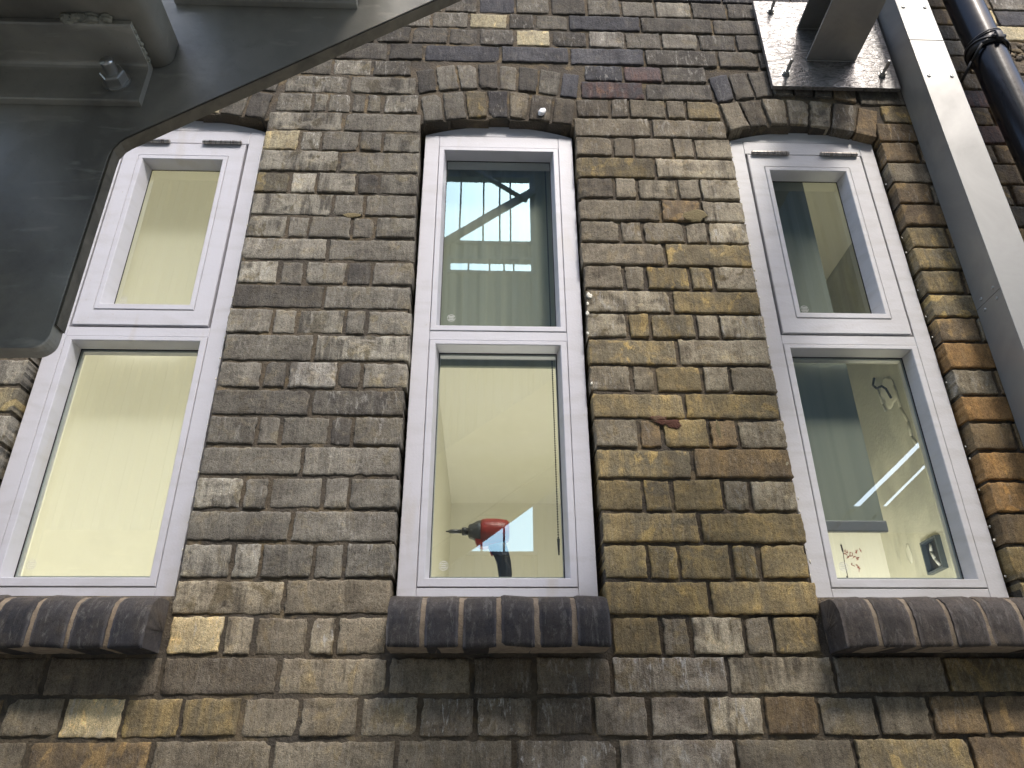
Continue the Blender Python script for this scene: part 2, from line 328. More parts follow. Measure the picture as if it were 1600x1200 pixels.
class Bricks:
    def __init__(s): s.v = []; s.f = []; s.ca = []; s.cb = []; s.pr = []; s.flat = set()
    def quad(s, c00, c10, c11, c01, yf, cls, fine=True, back=.04, rnd=.0035, seed=None, tint=(1, 1, 1)):
        """one brick face: corners (x,z) bottom-left, bottom-right, top-right, top-left"""
        sd = random.random() * 50 if seed is None else seed
        w = (Vector(c10) - Vector(c00)).length; h = (Vector(c01) - Vector(c00)).length
        nx = max(3, int(w / .0075)) if fine else 3; nz = max(3, int(h / .0075)) if fine else 2
        a, c2, st, lime = CLS[cls]; br = random.uniform(.82, 1.2)
        a = tuple(min(.8, q * br * tt) for q, tt in zip(a, tint)); c2 = tuple(min(.8, q * br * tt) for q, tt in zip(c2, tint))
        if c00[0] > -.1 and .0 < c00[1] < 1.4: a = (a[0] * 1.08, a[1] * 1.02, a[2] * .92); c2 = (c2[0] * 1.08, c2[1] * 1.02, c2[2] * .92)
        a = tuple(q * 1.18 for q in a); c2 = tuple(q * 1.18 for q in c2)
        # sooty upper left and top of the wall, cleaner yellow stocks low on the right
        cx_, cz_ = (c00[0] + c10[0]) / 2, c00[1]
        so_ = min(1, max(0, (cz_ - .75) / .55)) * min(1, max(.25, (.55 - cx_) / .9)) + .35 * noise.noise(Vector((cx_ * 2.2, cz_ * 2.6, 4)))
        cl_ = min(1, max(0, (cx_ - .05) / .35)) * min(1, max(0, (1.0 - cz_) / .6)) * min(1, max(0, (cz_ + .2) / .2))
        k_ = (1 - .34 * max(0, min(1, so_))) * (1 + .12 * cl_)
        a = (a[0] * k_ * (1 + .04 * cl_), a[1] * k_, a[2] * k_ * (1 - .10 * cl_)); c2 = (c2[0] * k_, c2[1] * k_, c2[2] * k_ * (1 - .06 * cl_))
        # per-brick tonal spread: some bricks are nearly plain, others strongly banded
        st = min(1, st * random.uniform(.5, 1.35)); lime = min(1, lime * random.choice((.1, .4, 1, 1.7)))
        tx, tz = random.uniform(-.012, .012), random.uniform(-.02, .02)
        base = len(s.v); N_ = noise.noise
        e1 = .0020 / w; e2 = .0020 / h
        us = [0.0, 0.0] + ([e1] if fine else []) + [i / nx for i in range(1, nx)] + ([1 - e1] if fine else []) + [1.0, 1.0]
        vs = [0.0, 0.0] + ([e2] if fine else []) + [j / nz for j in range(1, nz)] + ([1 - e2] if fine else []) + [1.0, 1.0]
        ins = rnd
        chip = [(random.choice((0, 1)), random.choice((0, 1)), random.uniform(.006, .016)) for _ in range(random.choice((0, 0, 1, 1, 2)))]
        for j, v in enumerate(vs):
            for i, u in enumerate(us):
                x = (c00[0] * (1 - u) + c10[0] * u) * (1 - v) + (c01[0] * (1 - u) + c11[0] * u) * v
                z = (c00[1] * (1 - u) + c10[1] * u) * (1 - v) + (c01[1] * (1 - u) + c11[1] * u) * v
                outer = i in (0, len(us) - 1) or j in (0, len(vs) - 1)
                du = min(u, 1 - u) * w; dv = min(v, 1 - v) * h
                if fine:
                    # ragged outline
                    e = max(0, 1 - min(du, dv) / .010)
                    x += e * (.0030 * N_(Vector((x * 55, z * 90, sd))) + .0018 * N_(Vector((x * 190, z * 260, sd))))
                    z += e * (.0026 * N_(Vector((x * 70, z * 55, sd + 9))) + .0018 * N_(Vector((x * 240, z * 200, sd + 5))))
                y = yf + tx * (u - .5) * .25 + tz * (v - .5) * .08
                if fine:
                    d = min(du, dv)
                    if d < .0005: y += .0014
                    elif d < .006: y += .0003
                    y += .0011 * N_(Vector((x * 38, z * 38, sd))) + .0010 * N_(Vector((x * 150, z * 120, sd)))
                    for (cu, cv, cr) in chip:
                        dd = math.hypot((u - cu) * w, (v - cv) * h)
                        if dd < cr: y += (cr - dd) * .5
                if outer: y = yf + back
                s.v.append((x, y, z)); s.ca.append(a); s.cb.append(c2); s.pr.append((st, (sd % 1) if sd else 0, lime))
        W_ = len(us)
        for j in range(len(vs) - 1):
            for i in range(W_ - 1):
                q = base + j * W_ + i
                if i in (0, W_ - 2) or j in (0, len(vs) - 2): s.flat.add(len(s.f))
                s.f.append((q, q + 1, q + W_ + 1, q + W_))
    def build(s, name, m, parent):
        me = bpy.data.meshes.new(name); off = wloc(parent) if parent else Vector()
        me.from_pydata([(x - off.x, y - off.y, z - off.z) for x, y, z in s.v], [], s.f); me.update()
        for nm, dat in (('ca', s.ca), ('cb', s.cb), ('pr', s.pr)):
            at = me.attributes.new(nm, 'FLOAT_COLOR', 'POINT'); at.data.foreach_set('color', [q for c in dat for q in (*c, 1)])
        for p in me.polygons: p.use_smooth = p.index not in s.flat
        me.materials.append(MAT[m]); o = bpy.data.objects.new(name, me); COL.objects.link(o); o.parent = parent; return o

WIN = (-.885, 0.0, .8875)
HW = .2175
wall = thing('brick_wall', 'sooty yellow stock brick wall with three narrow arched window openings', 'wall', (0, 0, -1.95))
B = Bricks()
def gap(): return .0040 + random.random() * .002
def lay(k, x0, x1, cls, fine):
    za, zb = zc(k), zc(k + 1); g = gap()
    zlo = za + .0048 + random.uniform(-.0012, .0012); zhi = zb - .0042 + random.uniform(-.0015, .0015)
    sk = random.uniform(-.0018, .0018)
    deep = .095 if any(abs(x0 - (c + HW)) < .02 or abs(x1 - (c - HW)) < .02 for c in WIN) and -.05 < za < 1.4 else .03
    B.quad((x0 + g, zlo), (x1 - g, zlo + sk), (x1 - g + random.uniform(-.002, .002), zhi + sk), (x0 + g + random.uniform(-.002, .002), zhi), YF + random.uniform(-.0018, .0018), cls, fine, deep,
           tint=((1.25, 1.16, 1.02) if za < -.02 else (1, 1, 1)))
covered = {}
for k, xs, cl in COURSES:
    xs = [x / 1000 for x in xs]
    for a, b_, c in zip(xs, xs[1:], cl):
        if k >= 25 and b_ > 1.2: continue
        lay(k, a, b_, 'gdblytoprw'[c], True)
    covered.setdefault(k, []).append((xs[0], xs[-1]))
# blocked spans: openings, sills, arches
def blocked(k):
    za, zb = zc(k), zc(k + 1); out = []
    for c in WIN:
        if k == 2: out.append((c - .225, c + .225))
        elif k == 3: out.append((c - .2215, c + .2215))
        elif 4 <= k <= 21: out.append((c - HW, c + HW))
        elif k == 22: out.append((c - .238, c + .238 + (.012 if c > .5 else 0)))
        elif k == 23: out.append((c - .248, c + (.198 if c > .5 else .248)))
        elif k == 24: out.append((c - .258, c + (.2 if c > .5 else .258)))
    return out
def pattern(k, x0, x1, from_left=True):
    """joint positions for a free run of wall"""
    step = [.2225] if k % 2 else [.110, .1125]
    seq = []; x = x0; j = 0
    if k % 2 == 0 and 2 < k < 25: steps = [.108, .057, .112, .060, .112] if from_left else [.113, .057, .112, .060, .108]
    else: steps = step
    while x < x1 - .02:
        seq.append(x); x += steps[j % len(steps)] * random.uniform(.98, 1.02); j += 1
    if len(seq) > 1 and x1 - seq[-1] < .04: seq.pop()
    seq.append(x1); return seq
ORNG = {6: 'o', 7: 'o', 8: 't', 9: 'o', 10: 'g', 11: 'o', 5: 't', 4: 'y', 3: 'y'}
for k in range(-21, 46):
    fine_c = -2 <= k <= 30
    occ = sorted(covered.get(k, []) + blocked(k)); free = []; x = -3.3
    for a, b_ in occ:
        if a > x + .03: free.append((x, a))
        x = max(x, b_)
    if x < 3.3: free.append((x, 3.3))
    for a, b_ in free:
        if a > 1.0: J = pattern(k, a, b_)
        elif b_ < -1.0: J = [-q for q in pattern(k, -b_, -a)][::-1]
        else: J = pattern(k, a, b_)
        for p, q in zip(J, J[1:]):
            mid = (p + q) / 2; z = zc(k)
            if p < 1.16 and p > 1.0 and z < 1.45: c = ORNG.get(k, random.choice('yytyg'))
            elif mid > 1.55 and z > 1.72: c = random.choice('pbppbw')
            elif mid > 1.2: c = random.choice('ttgrdt')
            elif mid < -1 and z < .3: c = random.choice('tdg')
            elif z > 1.5: c = random.choice('ddgbd')
            else: c = random.choice('ggdlyt')
            lay(k, p, q, c, fine_c and -1.35 < mid < 2.0)
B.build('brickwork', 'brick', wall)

# arches of voussoirs (x,z in mm) : lower ring bottom / top, upper ring bottom / top
MLB = [(-218, 1348), (-158, 1356), (-91, 1366), (-32, 1373), (28, 1372), (82, 1366), (151, 1356), (216, 1348)]
MLT = [(-235, 1456), (-170, 1469), (-104, 1480), (-37, 1485), (28, 1481), (94, 1474), (162, 1462), (229, 1450)]
MUB = [(-240, 1461), (-182, 1476), (-116, 1487), (-60, 1490), (-1, 1490), (53, 1484), (114, 1477), (178, 1466), (233, 1456)]
MUT = [(-253, 1562), (-194, 1579), (-133, 1590), (-67, 1595), (-2, 1597), (56, 1590), (122, 1580), (190, 1568), (246, 1561)]
RLB = [(670, 1336), (734, 1354), (795, 1365), (852, 1368), (912, 1366), (974, 1355), (1042, 1340), (1105, 1322)]
RLT = [(653, 1447), (714, 1460), (781, 1473), (858, 1475), (932, 1475), (999, 1464), (1072, 1450), (1134, 1435)]
RUB = [(649, 1451), (706, 1466), (770, 1479), (826, 1487), (891, 1491), (950, 1488), (1006, 1481), (1078, 1462)]
RUT = [(634, 1560), (696, 1575), (756, 1587), (825, 1597), (891, 1600), (955, 1597), (1020, 1588), (1088, 1570)]
def ring(A, bot, top, codes, dx=0.0):
    for i, c in enumerate(codes):
        g = .0042; q = [Vector((x / 1000 + dx, z / 1000)) for x, z in (bot[i], bot[i + 1], top[i + 1], top[i])]
        cen = sum(q, Vector((0, 0))) / 4
        q = [p + (Vector((cen.x - p.x, 0)).normalized() * g) + Vector((0, (cen.y - p.y) * .06)) for p in q]
        A.quad(*[tuple(p) for p in q], YF + random.uniform(-.002, .002), c, True, .10)
for dx, lb, lt, ub, ut, lc, uc in ((WIN[0], MLB, MLT, MUB, MUT, 'glggpgd', 'ddgggdgg'), (0, MLB, MLT, MUB, MUT, 'ggybgdd', 'dggdgdgb'[:8]), (0, RLB, RLT, RUB, RUT, 'gdggldt', 'bddgddt')):
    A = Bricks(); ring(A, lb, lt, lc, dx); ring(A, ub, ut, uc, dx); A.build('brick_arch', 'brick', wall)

# mortar bed behind the bricks: one sheet with the openings left out
def opening(x, z):
    for c in WIN:
        if abs(x - c) < HW + .009 and 0.0 < z < 1.345 + .02 * math.cos((x - c) / HW * 1.5): return True
    return False
def mortar_sheet():
    xs = []; x = -3.3
    edges = sorted([c + s * (HW + .009) for c in WIN for s in (-1, 1)])
    def span(a, b, d):
        n = max(1, round((b - a) / d)); return [a + (b - a) * i / n for i in range(n)]
    pts = [-3.3, -1.3] + edges + [1.75, 3.3]
    for a, b_ in zip(pts, pts[1:]): xs += span(a, b_, .05 if (a < -1.3 or b_ > 1.8) else .0085)
    xs.append(3.3)
    zs = span(-1.95, -.40, .05) + span(-.40, 0, .0085) + span(0, 2.1, .0085) + span(2.1, 3.4, .05) + [3.4]
    ver = []; idx = {}
    for j, z in enumerate(zs):
        for i, x in enumerate(xs):
            rec = .0050 + .0034 * max(0, min(1, (x - .1) / .5)) - .0010 * max(0, min(1, (-x) / .4))
            if z > 1.5: rec -= .0008
            y = YF + rec + .0019 * noise.noise(Vector((x * 16, z * 30, 3))) + .0010 * noise.noise(Vector((x * 80, z * 90, 7)))
            ver.append((x, y, z + 1.95))
    fs = []; W_ = len(xs)
    keep = lambda i, j: not opening((xs[i] + xs[i + 1]) / 2, (zs[j] + zs[j + 1]) / 2)
    nv = len(ver); back = {}
    def bk(q):
        if q not in back: back[q] = len(ver); ver.append((ver[q][0], .11, ver[q][2]))
        return back[q]
    for j in range(len(zs) - 1):
        for i in range(W_ - 1):
            if not keep(i, j): continue
            q = j * W_ + i; fs.append((q, q + 1, q + W_ + 1, q + W_))
            if 0 < i < W_ - 2 and 0 < j < len(zs) - 2:
                if not keep(i - 1, j): fs.append((q, q + W_, bk(q + W_), bk(q)))
                if not keep(i + 1, j): fs.append((q + 1, bk(q + 1), bk(q + 1 + W_), q + 1 + W_))
                if not keep(i, j - 1): fs.append((q, bk(q), bk(q + 1), q + 1))
                if not keep(i, j + 1): fs.append((q + W_, q + W_ + 1, bk(q + W_ + 1), bk(q + W_)))
    me = bpy.data.meshes.new('mortar'); me.from_pydata(ver, [], fs); me.update()
    for p in me.polygons: p.use_smooth = True
    me.materials.append(MAT['mortar']); o = bpy.data.objects.new('mortar', me); COL.objects.link(o); o.parent = wall
mortar_sheet()
# pale foam and filler squeezed out beside the frames
bm = new()
for x, z, s in ((.230, .752, .0085), (.224, .728, .004), (.222, .699, .0055), (.220, .64, .004), (.224, .575, .004), (.222, .50, .004), (.226, .60, .006)): sphere(bm, (x, YF - .0005, z), s * .75, (1.0, .12, 1.4), 2, .9)
for z in (1.17, .98, .93, .80, .72, .66, .52, .36, .315, .25, .17, .13, .05): sphere(bm, (1.1020 + random.uniform(-.0005, .001), -.004 + random.uniform(-.003, .002), z + random.uniform(-.01, .01)), random.uniform(.0015, .003), (1, .5, 1.2), 2, .5)
for i in range(46): sphere(bm, (.672 + random.uniform(-.003, .002), -.012 + random.uniform(-.008, .004), .02 + i * .0285), random.uniform(.0012, .0034), (.8, .8, 1.6), 1, .4)
for i in range(20): sphere(bm, (-.668 + random.uniform(-.001, .002), -.012 + random.uniform(-.008, .004), .1 + i * .0585), random.uniform(.001, .003), (.8, .8, 1.4), 1, .4)
obj('frame_sealant', bm, 'filler', wall, True)
bm = new(); sphere(bm, (.652, YF, .300), .016, (.75, .07, 1.0), 3, .3); sphere(bm, (.652, YF, .075), .012, (.7, .07, 1.2), 3, .3)
sphere(bm, (.638, YF, .314), .012, (1.2, .07, .6), 3, .3)
obj('mortar_patch', bm, 'cream_mortar', wall, True)
mat('yellow_mortar', (.20, .16, .08), .95, bump=(260, 5, .003)); mat('rust_mortar', (.085, .032, .018), .95, bump=(260, 5, .003), var=[(40, (.15, .10, .055), .5, .65, .7)])
bm = new(); sphere(bm, (.527, YF - .001, 1.018), .026, (1.3, .07, .80), 3, .4); sphere(bm, (-.390, YF - .0005, 1.000), .015, (1.6, .07, .55), 3, .4); sphere(bm, (.51, YF, .372), .012, (.6, .2, 2.6), 3, .5)
obj('mortar_patch', bm, 'yellow_mortar', wall, True, label='patch of sandy yellow mortar')
bm = new(); sphere(bm, (.392, YF - .001, .399), .020, (1.25, .05, .34), 3, .7); sphere(bm, (.372, YF - .001, .409), .012, (1.6, .10, .6), 3, .5); sphere(bm, (.408, YF - .001, .392), .012, (1.3, .10, .7), 3, .5)
obj('mortar_patch', bm, 'rust_mortar', wall, True, label='rust red mortar smear')
bm = new(); sphere(bm, (.125, YF - .007, 1.391), .012, (.85, .6, 1.25), 3, .35)
bmesh.ops.rotate(bm, verts=bm.verts, cent=(.125, YF, 1.391), matrix=Matrix.Rotation(.5, 3, 'Y'))
g_ = obj('filler_blob', bm, 'white_filler', None, True, label='small white blob of filler stuck on the arch above the middle window', cat='filler blob', origin=(.125, YF, 1.391))
# rubble patch of loose mortar beside the black pipe
bm = new()
for i in range(26): sphere(bm, (1.635 + random.uniform(-.05, .07), YF - .002, 1.70 + random.uniform(-.035, .04)), random.uniform(.006, .015), (1.2, .6, .9), 2, .6)
for i in range(14): sphere(bm, (1.40 + random.uniform(-.05, .03), YF - .001, 1.66 + random.uniform(-.04, .05)), random.uniform(.005, .012), (1.3, .6, .8), 2, .6)
obj('mortar_patch', bm, 'mortar', wall, True, label='crumbling lump of old mortar')

# ---------------------------------------------------------------- bullnose brick sills
def sill(c, label, brown=0.0):
    s = thing('window_sill', label, 'sill', (c, YF, -.115), group='bullnose brick sills under the windows')
    prof = [(.000, -.113), (-.083, -.115), (-.0865, -.111), (-.087, -.085), (-.0862, -.062), (-.0825, -.044), (-.074, -.028), (-.060, -.0165), (-.042, -.0105), (-.01, -.0085), (.03, -.008)]
    cls = ((.025, .025, .029), (.055, .048, .042))
    cls = (tuple(p * (1 - brown) + q * brown for p, q in zip(cls[0], (.046, .039, .033))), tuple(p * (1 - brown) + q * brown for p, q in zip(cls[1], (.10, .08, .065))))
    A = Bricks(); w = .0735
    for i in range(6):
        x0 = c - .2195 + i * w + .0048; x1 = x0 + w - .0096; jy = random.uniform(-.0025, .0025); jz = random.uniform(-.002, .002); sk = random.uniform(-.0012, .0012)
        sd = random.random() * 50; base = len(A.v); nx = 10; P = []
        for (a, b_) in zip(prof, prof[1:]):
            for t_ in (0, .25, .5, .75): P.append((a[0] * (1 - t_) + b_[0] * t_, a[1] * (1 - t_) + b_[1] * t_))
        P.append(prof[-1]); br = random.uniform(.8, 1.25)
        us = [0, 0] + [q / nx for q in range(nx + 1)] + [1, 1]
        for jj, (py, pz) in enumerate(P):
            for ii, u in enumerate(us):
                e = max(0, 1 - min(u, 1 - u) * w / .006); x = x0 + (x1 - x0) * u + e * .0015 * noise.noise(Vector((py * 90, pz * 90, sd)))
                d = min(u, 1 - u) * w; rr = max(0, .004 - d) ** 2 / .004 * .5
                sc = 1 - rr / .06 - (.9 if ii in (0, len(us) - 1) else 0)
                y = py * sc if py < 0 else py; z = -.07 + (pz + .07) * (1 - rr / .06) if ii not in (0, len(us) - 1) else -.07
                nn_ = .0008 * noise.noise(Vector((x * 60, py * 60 + pz * 60, sd)))
                A.v.append((x, YF + y + jy + nn_, z + jz + sk * (u - .5) * 4))
                # lighter brown along the top of the nose, blue-black on the face
                k_ = max(0, min(1, (pz + .05) / .035)) * .55 + .25 * noise.noise(Vector((x * 30, pz * 30, sd)))
                k_ = max(0, min(1, k_)); col = tuple(br * ((1 - k_) * p + k_ * q) for p, q in zip(cls[0], (.105, .086, .068)))
                A.ca.append(col); A.cb.append(cls[1]); A.pr.append((.35, sd % 1, .10))
        W_ = len(us)
        for jj in range(len(P) - 1):
            for ii in range(W_ - 1):
                q = base + jj * W_ + ii; A.f.append((q, q + 1, q + W_ + 1, q + W_))
    A.build('sill_bricks', 'sill_brick', s)
    bm = new(); m_ = [(YF + y * .955 + (.0015 if y < 0 else 0), z - (.002 if z > -.1 else 0)) for y, z in prof]
    xs = [c - .213 + i * .006 for i in range(72)]; rows = []
    for x in xs: rows.append([bm.verts.new((x, y + .0022 * noise.noise(Vector((x * 90, y * 120, z * 120))), z + .001 * noise.noise(Vector((x * 110, y * 90, z * 90 + 4))))) for y, z in m_])
    for A_, B_ in zip(rows, rows[1:]):
        for q in range(len(m_) - 1): bm.faces.new([A_[q], B_[q], B_[q + 1], A_[q + 1]])
    bm.faces.new(rows[0]); bm.faces.new(rows[-1][::-1])
    obj('sill_mortar', bm, 'sill_mortar', s, True)
    return s
sill(WIN[0], 'bullnose blue-black brick sill under the left window, half hidden by the picture edge')
sill(0.0, 'bullnose blue-black brick sill under the middle window')
sill(WIN[2], 'bullnose brown-black brick sill under the right window beside the steel trunking', .75)

# ---------------------------------------------------------------- timber windows
def rect_ring(bm, o, i, y0, y1):
    """flat faced ring: o,i = (x0,x1,z0,z1) outer and inner, front y0 back y1 with outer and inner sides"""
    def P(r, y): return [bm.verts.new((x, y, z)) for x, z in ((r[0], r[2]), (r[1], r[2]), (r[1], r[3]), (r[0], r[3]))]
    a, b_, c, d = P(o, y0), P(i, y0), P(i, y1), P(o, y1)
    for q in range(4):
        n = (q + 1) % 4
        bm.faces.new([a[q], a[n], b_[n], b_[q]]); bm.faces.new([b_[q], b_[n], c[n], c[q]]); bm.faces.new([c[q], c[n], d[n], d[q]]); bm.faces.new([d[q], d[n], a[n], a[q]])
def bead_ring(bm, o, i, g, yf, yb, r=.0015):
    """glazing bead: small chamfer outside, flat front, deep sloped side down to the glass"""
    def P(q, y): return [bm.verts.new((x, y, z)) for x, z in ((q[0], q[2]), (q[1], q[2]), (q[1], q[3]), (q[0], q[3]))]
    oo = (o[0] + r, o[1] - r, o[2] + r, o[3] - r)
    rs = [P(o, yb), P(o, yf + r), P(oo, yf), P((i[0] - .0015, i[1] + .0015, i[2] - .0015, i[3] + .0015), yf), P(i, yf + .0018), P(g, yb)]
    for A_, B_ in zip(rs, rs[1:]):
        for q in range(4): n = (q + 1) % 4; bm.faces.new([A_[q], A_[n], B_[n], B_[q]])
    for q in range(4): n = (q + 1) % 4; bm.faces.new([rs[0][q], rs[-1][q], rs[-1][n], rs[0][n]])
def arc(c, x): 
    R0 = .5985; return 1.366 - R0 + math.sqrt(R0 * R0 - (x - c) ** 2)
def kite_mark(c, x, z, parent):
    bm = new(); y = .0369
    for k in range(26):
        a0, a1 = k * math.tau / 26, (k + 1) * math.tau / 26
        if k % 13 in (0,): continue
        p = [(c + x + r * math.cos(a), z + r * math.sin(a)) for r, a in ((.0105, a0), (.0105, a1), (.0093, a1), (.0093, a0))]
        prism(bm, p, y - .0003, y)
    for q in (-.0045, 0, .0045): box(bm, c + x - .0065, c + x + .0065, y - .0003, y, z + q - .0009, z + q + .0009)
    obj('etched_mark', bm, 'lens_haze', parent)
def window(c, label, sash, paint='paint', extra=0.0):
    w = thing('arched_window', label, 'window', (c, 0, 0), group='white timber windows with arched heads')
    bm = new(); D = .078
    box(bm, c - .2125, c - .172, 0, D, 0, 1.3255, .0014); box(bm, c + .172, c + .2125, 0, D, 0, 1.3255, .0014)
    box(bm, c - .1716, c + .1716, .0004, D, 0, .0235, .0014)
    box(bm, c - .1716, c + .1716, .0004, D, .6345, .6605, .0014)
    hb = 1.2785 if sash else 1.2835
    box(bm, c - .1716, c + .1716, .0004, D, hb, 1.3255, .0014)
    pts = [(c - .2125, 1.3265)] + [(c + .2125, 1.3265)] + [(c + .2125 - .425 * q / 20, arc(c, c + .2125 - .425 * q / 20) + (.0005 if q in (0, 20) else 0)) for q in range(21)]
    prism(bm, pts[:1] + pts[1:], .0016, D - .004, .0012)
    obj('frame', bm, paint, w)
    # back stop that closes the rebates
    bm = new(); rect_ring(bm, (c - .1712, c + .1712, .0240, .6340), (c - .158, c + .158, .034, .624), .046, .0770); rect_ring(bm, (c - .1712, c + .1712, .6610, hb - .0005), (c - .152, c + .152, .674, hb - .014), .046, .0770)
    obj('rebate_stop', bm, paint, w)
    bm = new(); bead_ring(bm, (c - .1708, c + .1708, .0248, .6335), (c - .1545, c + .1545, .0440, .6215), (c - .1480, c + .1480, .0520, .6185), -.0016, .0372)
    obj('glazing_bead', bm, paint, w)
    bm = new(); rect_ring(bm, (c - .1500, c + .1500, .0500, .6200), (c - .1462, c + .1462, .0535, .6165), .0374, .0388); obj('glazing_gasket', bm, 'seal_black', w)
    bm = new(); box(bm, c - .158, c + .158, .0390, .0430, .042, .628); obj('pane', bm, 'glass', w)
    bm = new(); rect_ring(bm, (c - .158, c + .158, .042, .628), (c - .1445, c + .1445, .0575, .6145), .0432, .0450); obj('spacer_bar', bm, 'lens_haze', w)
    if sash:
        s = obj('opening_sash', (lambda b_: (rect_ring(b_, (c - .1660, c + .1660, .6655, 1.2735), (c - .1240, c + .1240, .7102, 1.2276), -.0030, .0445), bmesh.ops.bevel(b_, geom=[e for e in b_.edges if all(abs(v.co.y + .003) < 1e-5 for v in e.verts)], offset=.0014, segments=2, affect='EDGES'), b_)[-1])(new()), paint, w)
        bm = new(); bead_ring(bm, (c - .1232, c + .1232, .7110, 1.2268), (c - .1105, c + .1105, .7270, 1.2125), (c - .1000, c + .1000, .7400, 1.2095), -.0046, .0372); obj('glazing_bead', bm, paint, s)
        bm = new(); rect_ring(bm, (c - .102, c + .102, .738, 1.2115), (c - .0982, c + .0982, .7415, 1.2080), .0374, .0388); obj('glazing_gasket', bm, 'seal_black', s)
        bm = new(); box(bm, c - .110, c + .110, .0390, .0430, .730, 1.2200); obj('pane', bm, 'glass', s)
        for hx in (-.1005, .1005):
            bm = new(); n_ = 5; L_ = .106 / n_
            for q in range(n_):
                x = c + hx - .053 + q * L_; cyl(bm, (x + .0006, -.0085, 1.2745), (x + L_ - .0006, -.0085, 1.2745), .0062, n=20)
            cyl(bm, (c + hx - .0545, -.0085, 1.2745), (c + hx + .0545, -.0085, 1.2745), .0048, n=16)
            box(bm, c + hx - .052, c + hx + .052, -.0048, .004, 1.2765, 1.2785)
            obj('hinge', bm, 'hinge_steel', s)
        kite_mark(c, -.078, .765, s)
    else:
        bm = new(); bead_ring(bm, (c - .1708, c + .1708, .6613, 1.2828), (c - .1560, c + .1560, .6770, 1.2685), (c - .1500, c + .1500, .6860, 1.2655), -.0016, .0372); obj('glazing_bead', bm, paint, w)
        bm = new(); rect_ring(bm, (c - .152, c + .152, .684, 1.2675), (c - .1482, c + .1482, .6875, 1.2640), .0374, .0388); obj('glazing_gasket', bm, 'seal_black', w)
        bm = new(); box(bm, c - .160, c + .160, .0390, .0430, .676, 1.276); obj('pane', bm, 'glass', w)
        kite_mark(c, -.121, .723, w)
    kite_mark(c, -.118, .080, w)
    return w
wl = window(WIN[0], 'white arched window with hinged top light and cream blind glowing behind it, left of the three', True)
window(0.0, 'white arched window with fixed panes and a red power driver on its inner sill, middle of the three', False)
wr = window(WIN[2], 'white arched window with hinged top light and a part-lowered dark blind, right of the three, beside the steel trunking', True, 'paint_old')

# ---------------------------------------------------------------- rooms behind the windows
def room(c, x0, x1, yb, ztop, name='room_interior', side=False):
    bm = new(); zb = -.75; yf = .112
    def q(*p): bm.faces.new([bm.verts.new(v) for v in p])
    q((x0, yb, zb), (x1, yb, zb), (x1, yb, ztop), (x0, yb, ztop)); q((x0, yf, zb), (x0, yb, zb), (x0, yb, ztop), (x0, yf, ztop))
    if side:
        b2 = new(); b2.faces.new([b2.verts.new(v) for v in ((x1, yf, zb), (x1, yf, ztop), (x1, yb, ztop), (x1, yb, zb))]); obj('room_side_wall', b2, 'raw_plaster', None, kind='structure', origin=(x1, yf, 0))
    else: q((x1, yf, zb), (x1, yf, ztop), (x1, yb, ztop), (x1, yb, zb))
    q((x0, yf, ztop), (x0, yb, ztop), (x1, yb, ztop), (x1, yf, ztop)); q((x0, yf, zb), (x1, yf, zb), (x1, yb, zb), (x0, yb, zb))
    h0, h1, t0, t1 = c - .195, c + .195, .0, ztop - .004 if ztop < 1.36 else 1.345
    q((x0, yf, zb), (h0, yf, zb), (h0, yf, ztop), (x0, yf, ztop)); q((h1, yf, zb), (x1, yf, zb), (x1, yf, ztop), (h1, yf, ztop)); q((h0, yf, zb), (h1, yf, zb), (h1, yf, t0), (h0, yf, t0)); q((h0, yf, t1), (h1, yf, t1), (h1, yf, ztop), (h0, yf, ztop))
    for a, b_ in (((h0, t0), (h0, t1)), ((h0, t1), (h1, t1)), ((h1, t1), (h1, t0)), ((h1, t0), (h0, t0))):
        q((a[0], .0785, a[1]), (a[0], yf, a[1]), (b_[0], yf, b_[1]), (b_[0], .0785, b_[1]))
    return obj(name, bm, 'plaster', None, kind='structure', origin=(c, .1, 0))
room(WIN[0], -1.32, -.30, 1.3, 1.42); room(0.0, -.262, .56, 3.3, 1.353); room(WIN[2], .58, 1.555, 1.32, 1.75, side=True)
def lamp(x, y, z, e, sx, sy, up=True, col=(1, .96, .86)):
    l = bpy.data.lights.new('room_lamp', 'AREA'); l.energy = e; l.shape = 'RECTANGLE'; l.size = sx; l.size_y = sy; l.color = col
    o = bpy.data.objects.new('room_lamp', l); COL.objects.link(o); o.location = (x, y, z); o.rotation_euler = (math.pi if up else 0, 0, 0); return o
lamp(-.82, 1.0, -.45, 8.5, .8, .5); lamp(.15, 1.7, -.62, 6.2, .6, 2.0); lr = lamp(.85, .25, -.35, 4.6, .3, .25); lr.rotation_euler = (math.radians(95), 0, math.radians(-28)); lr.data.spread = math.radians(105)
# blinds
b = thing('roller_blind', 'cream roller blind pulled fully down behind the left window', 'blind', (WIN[0], .125, 1.34))
bm = new(); box(bm, WIN[0] - .185, WIN[0] + .185, .1245, .1255, .02, 1.325); obj('fabric', bm, 'blind_cream', b)
bm = new(); cyl(bm, (WIN[0] - .19, .135, 1.325), (WIN[0] + .19, .135, 1.325), .012); obj('roller', bm, 'blind_bar', b)
b = thing('roller_blind', 'grey roller blind over the middle window upper pane with bead chain at right', 'blind', (0, .098, 1.34))
bm = new(); n_ = 60; r0 = []; r1 = []
for q in range(n_ + 1):
    x = -.1705 + .341 * q / n_; y = .098 + .0022 * math.sin(q * 1.05) * math.sin(q * .31 + 1); r0.append(bm.verts.new((x, y, .622))); r1.append(bm.verts.new((x, y, 1.33)))
for q in range(n_): bm.faces.new([r0[q], r0[q + 1], r1[q + 1], r1[q]])
f_ = obj('fabric', bm, 'blind_dark', b, True)
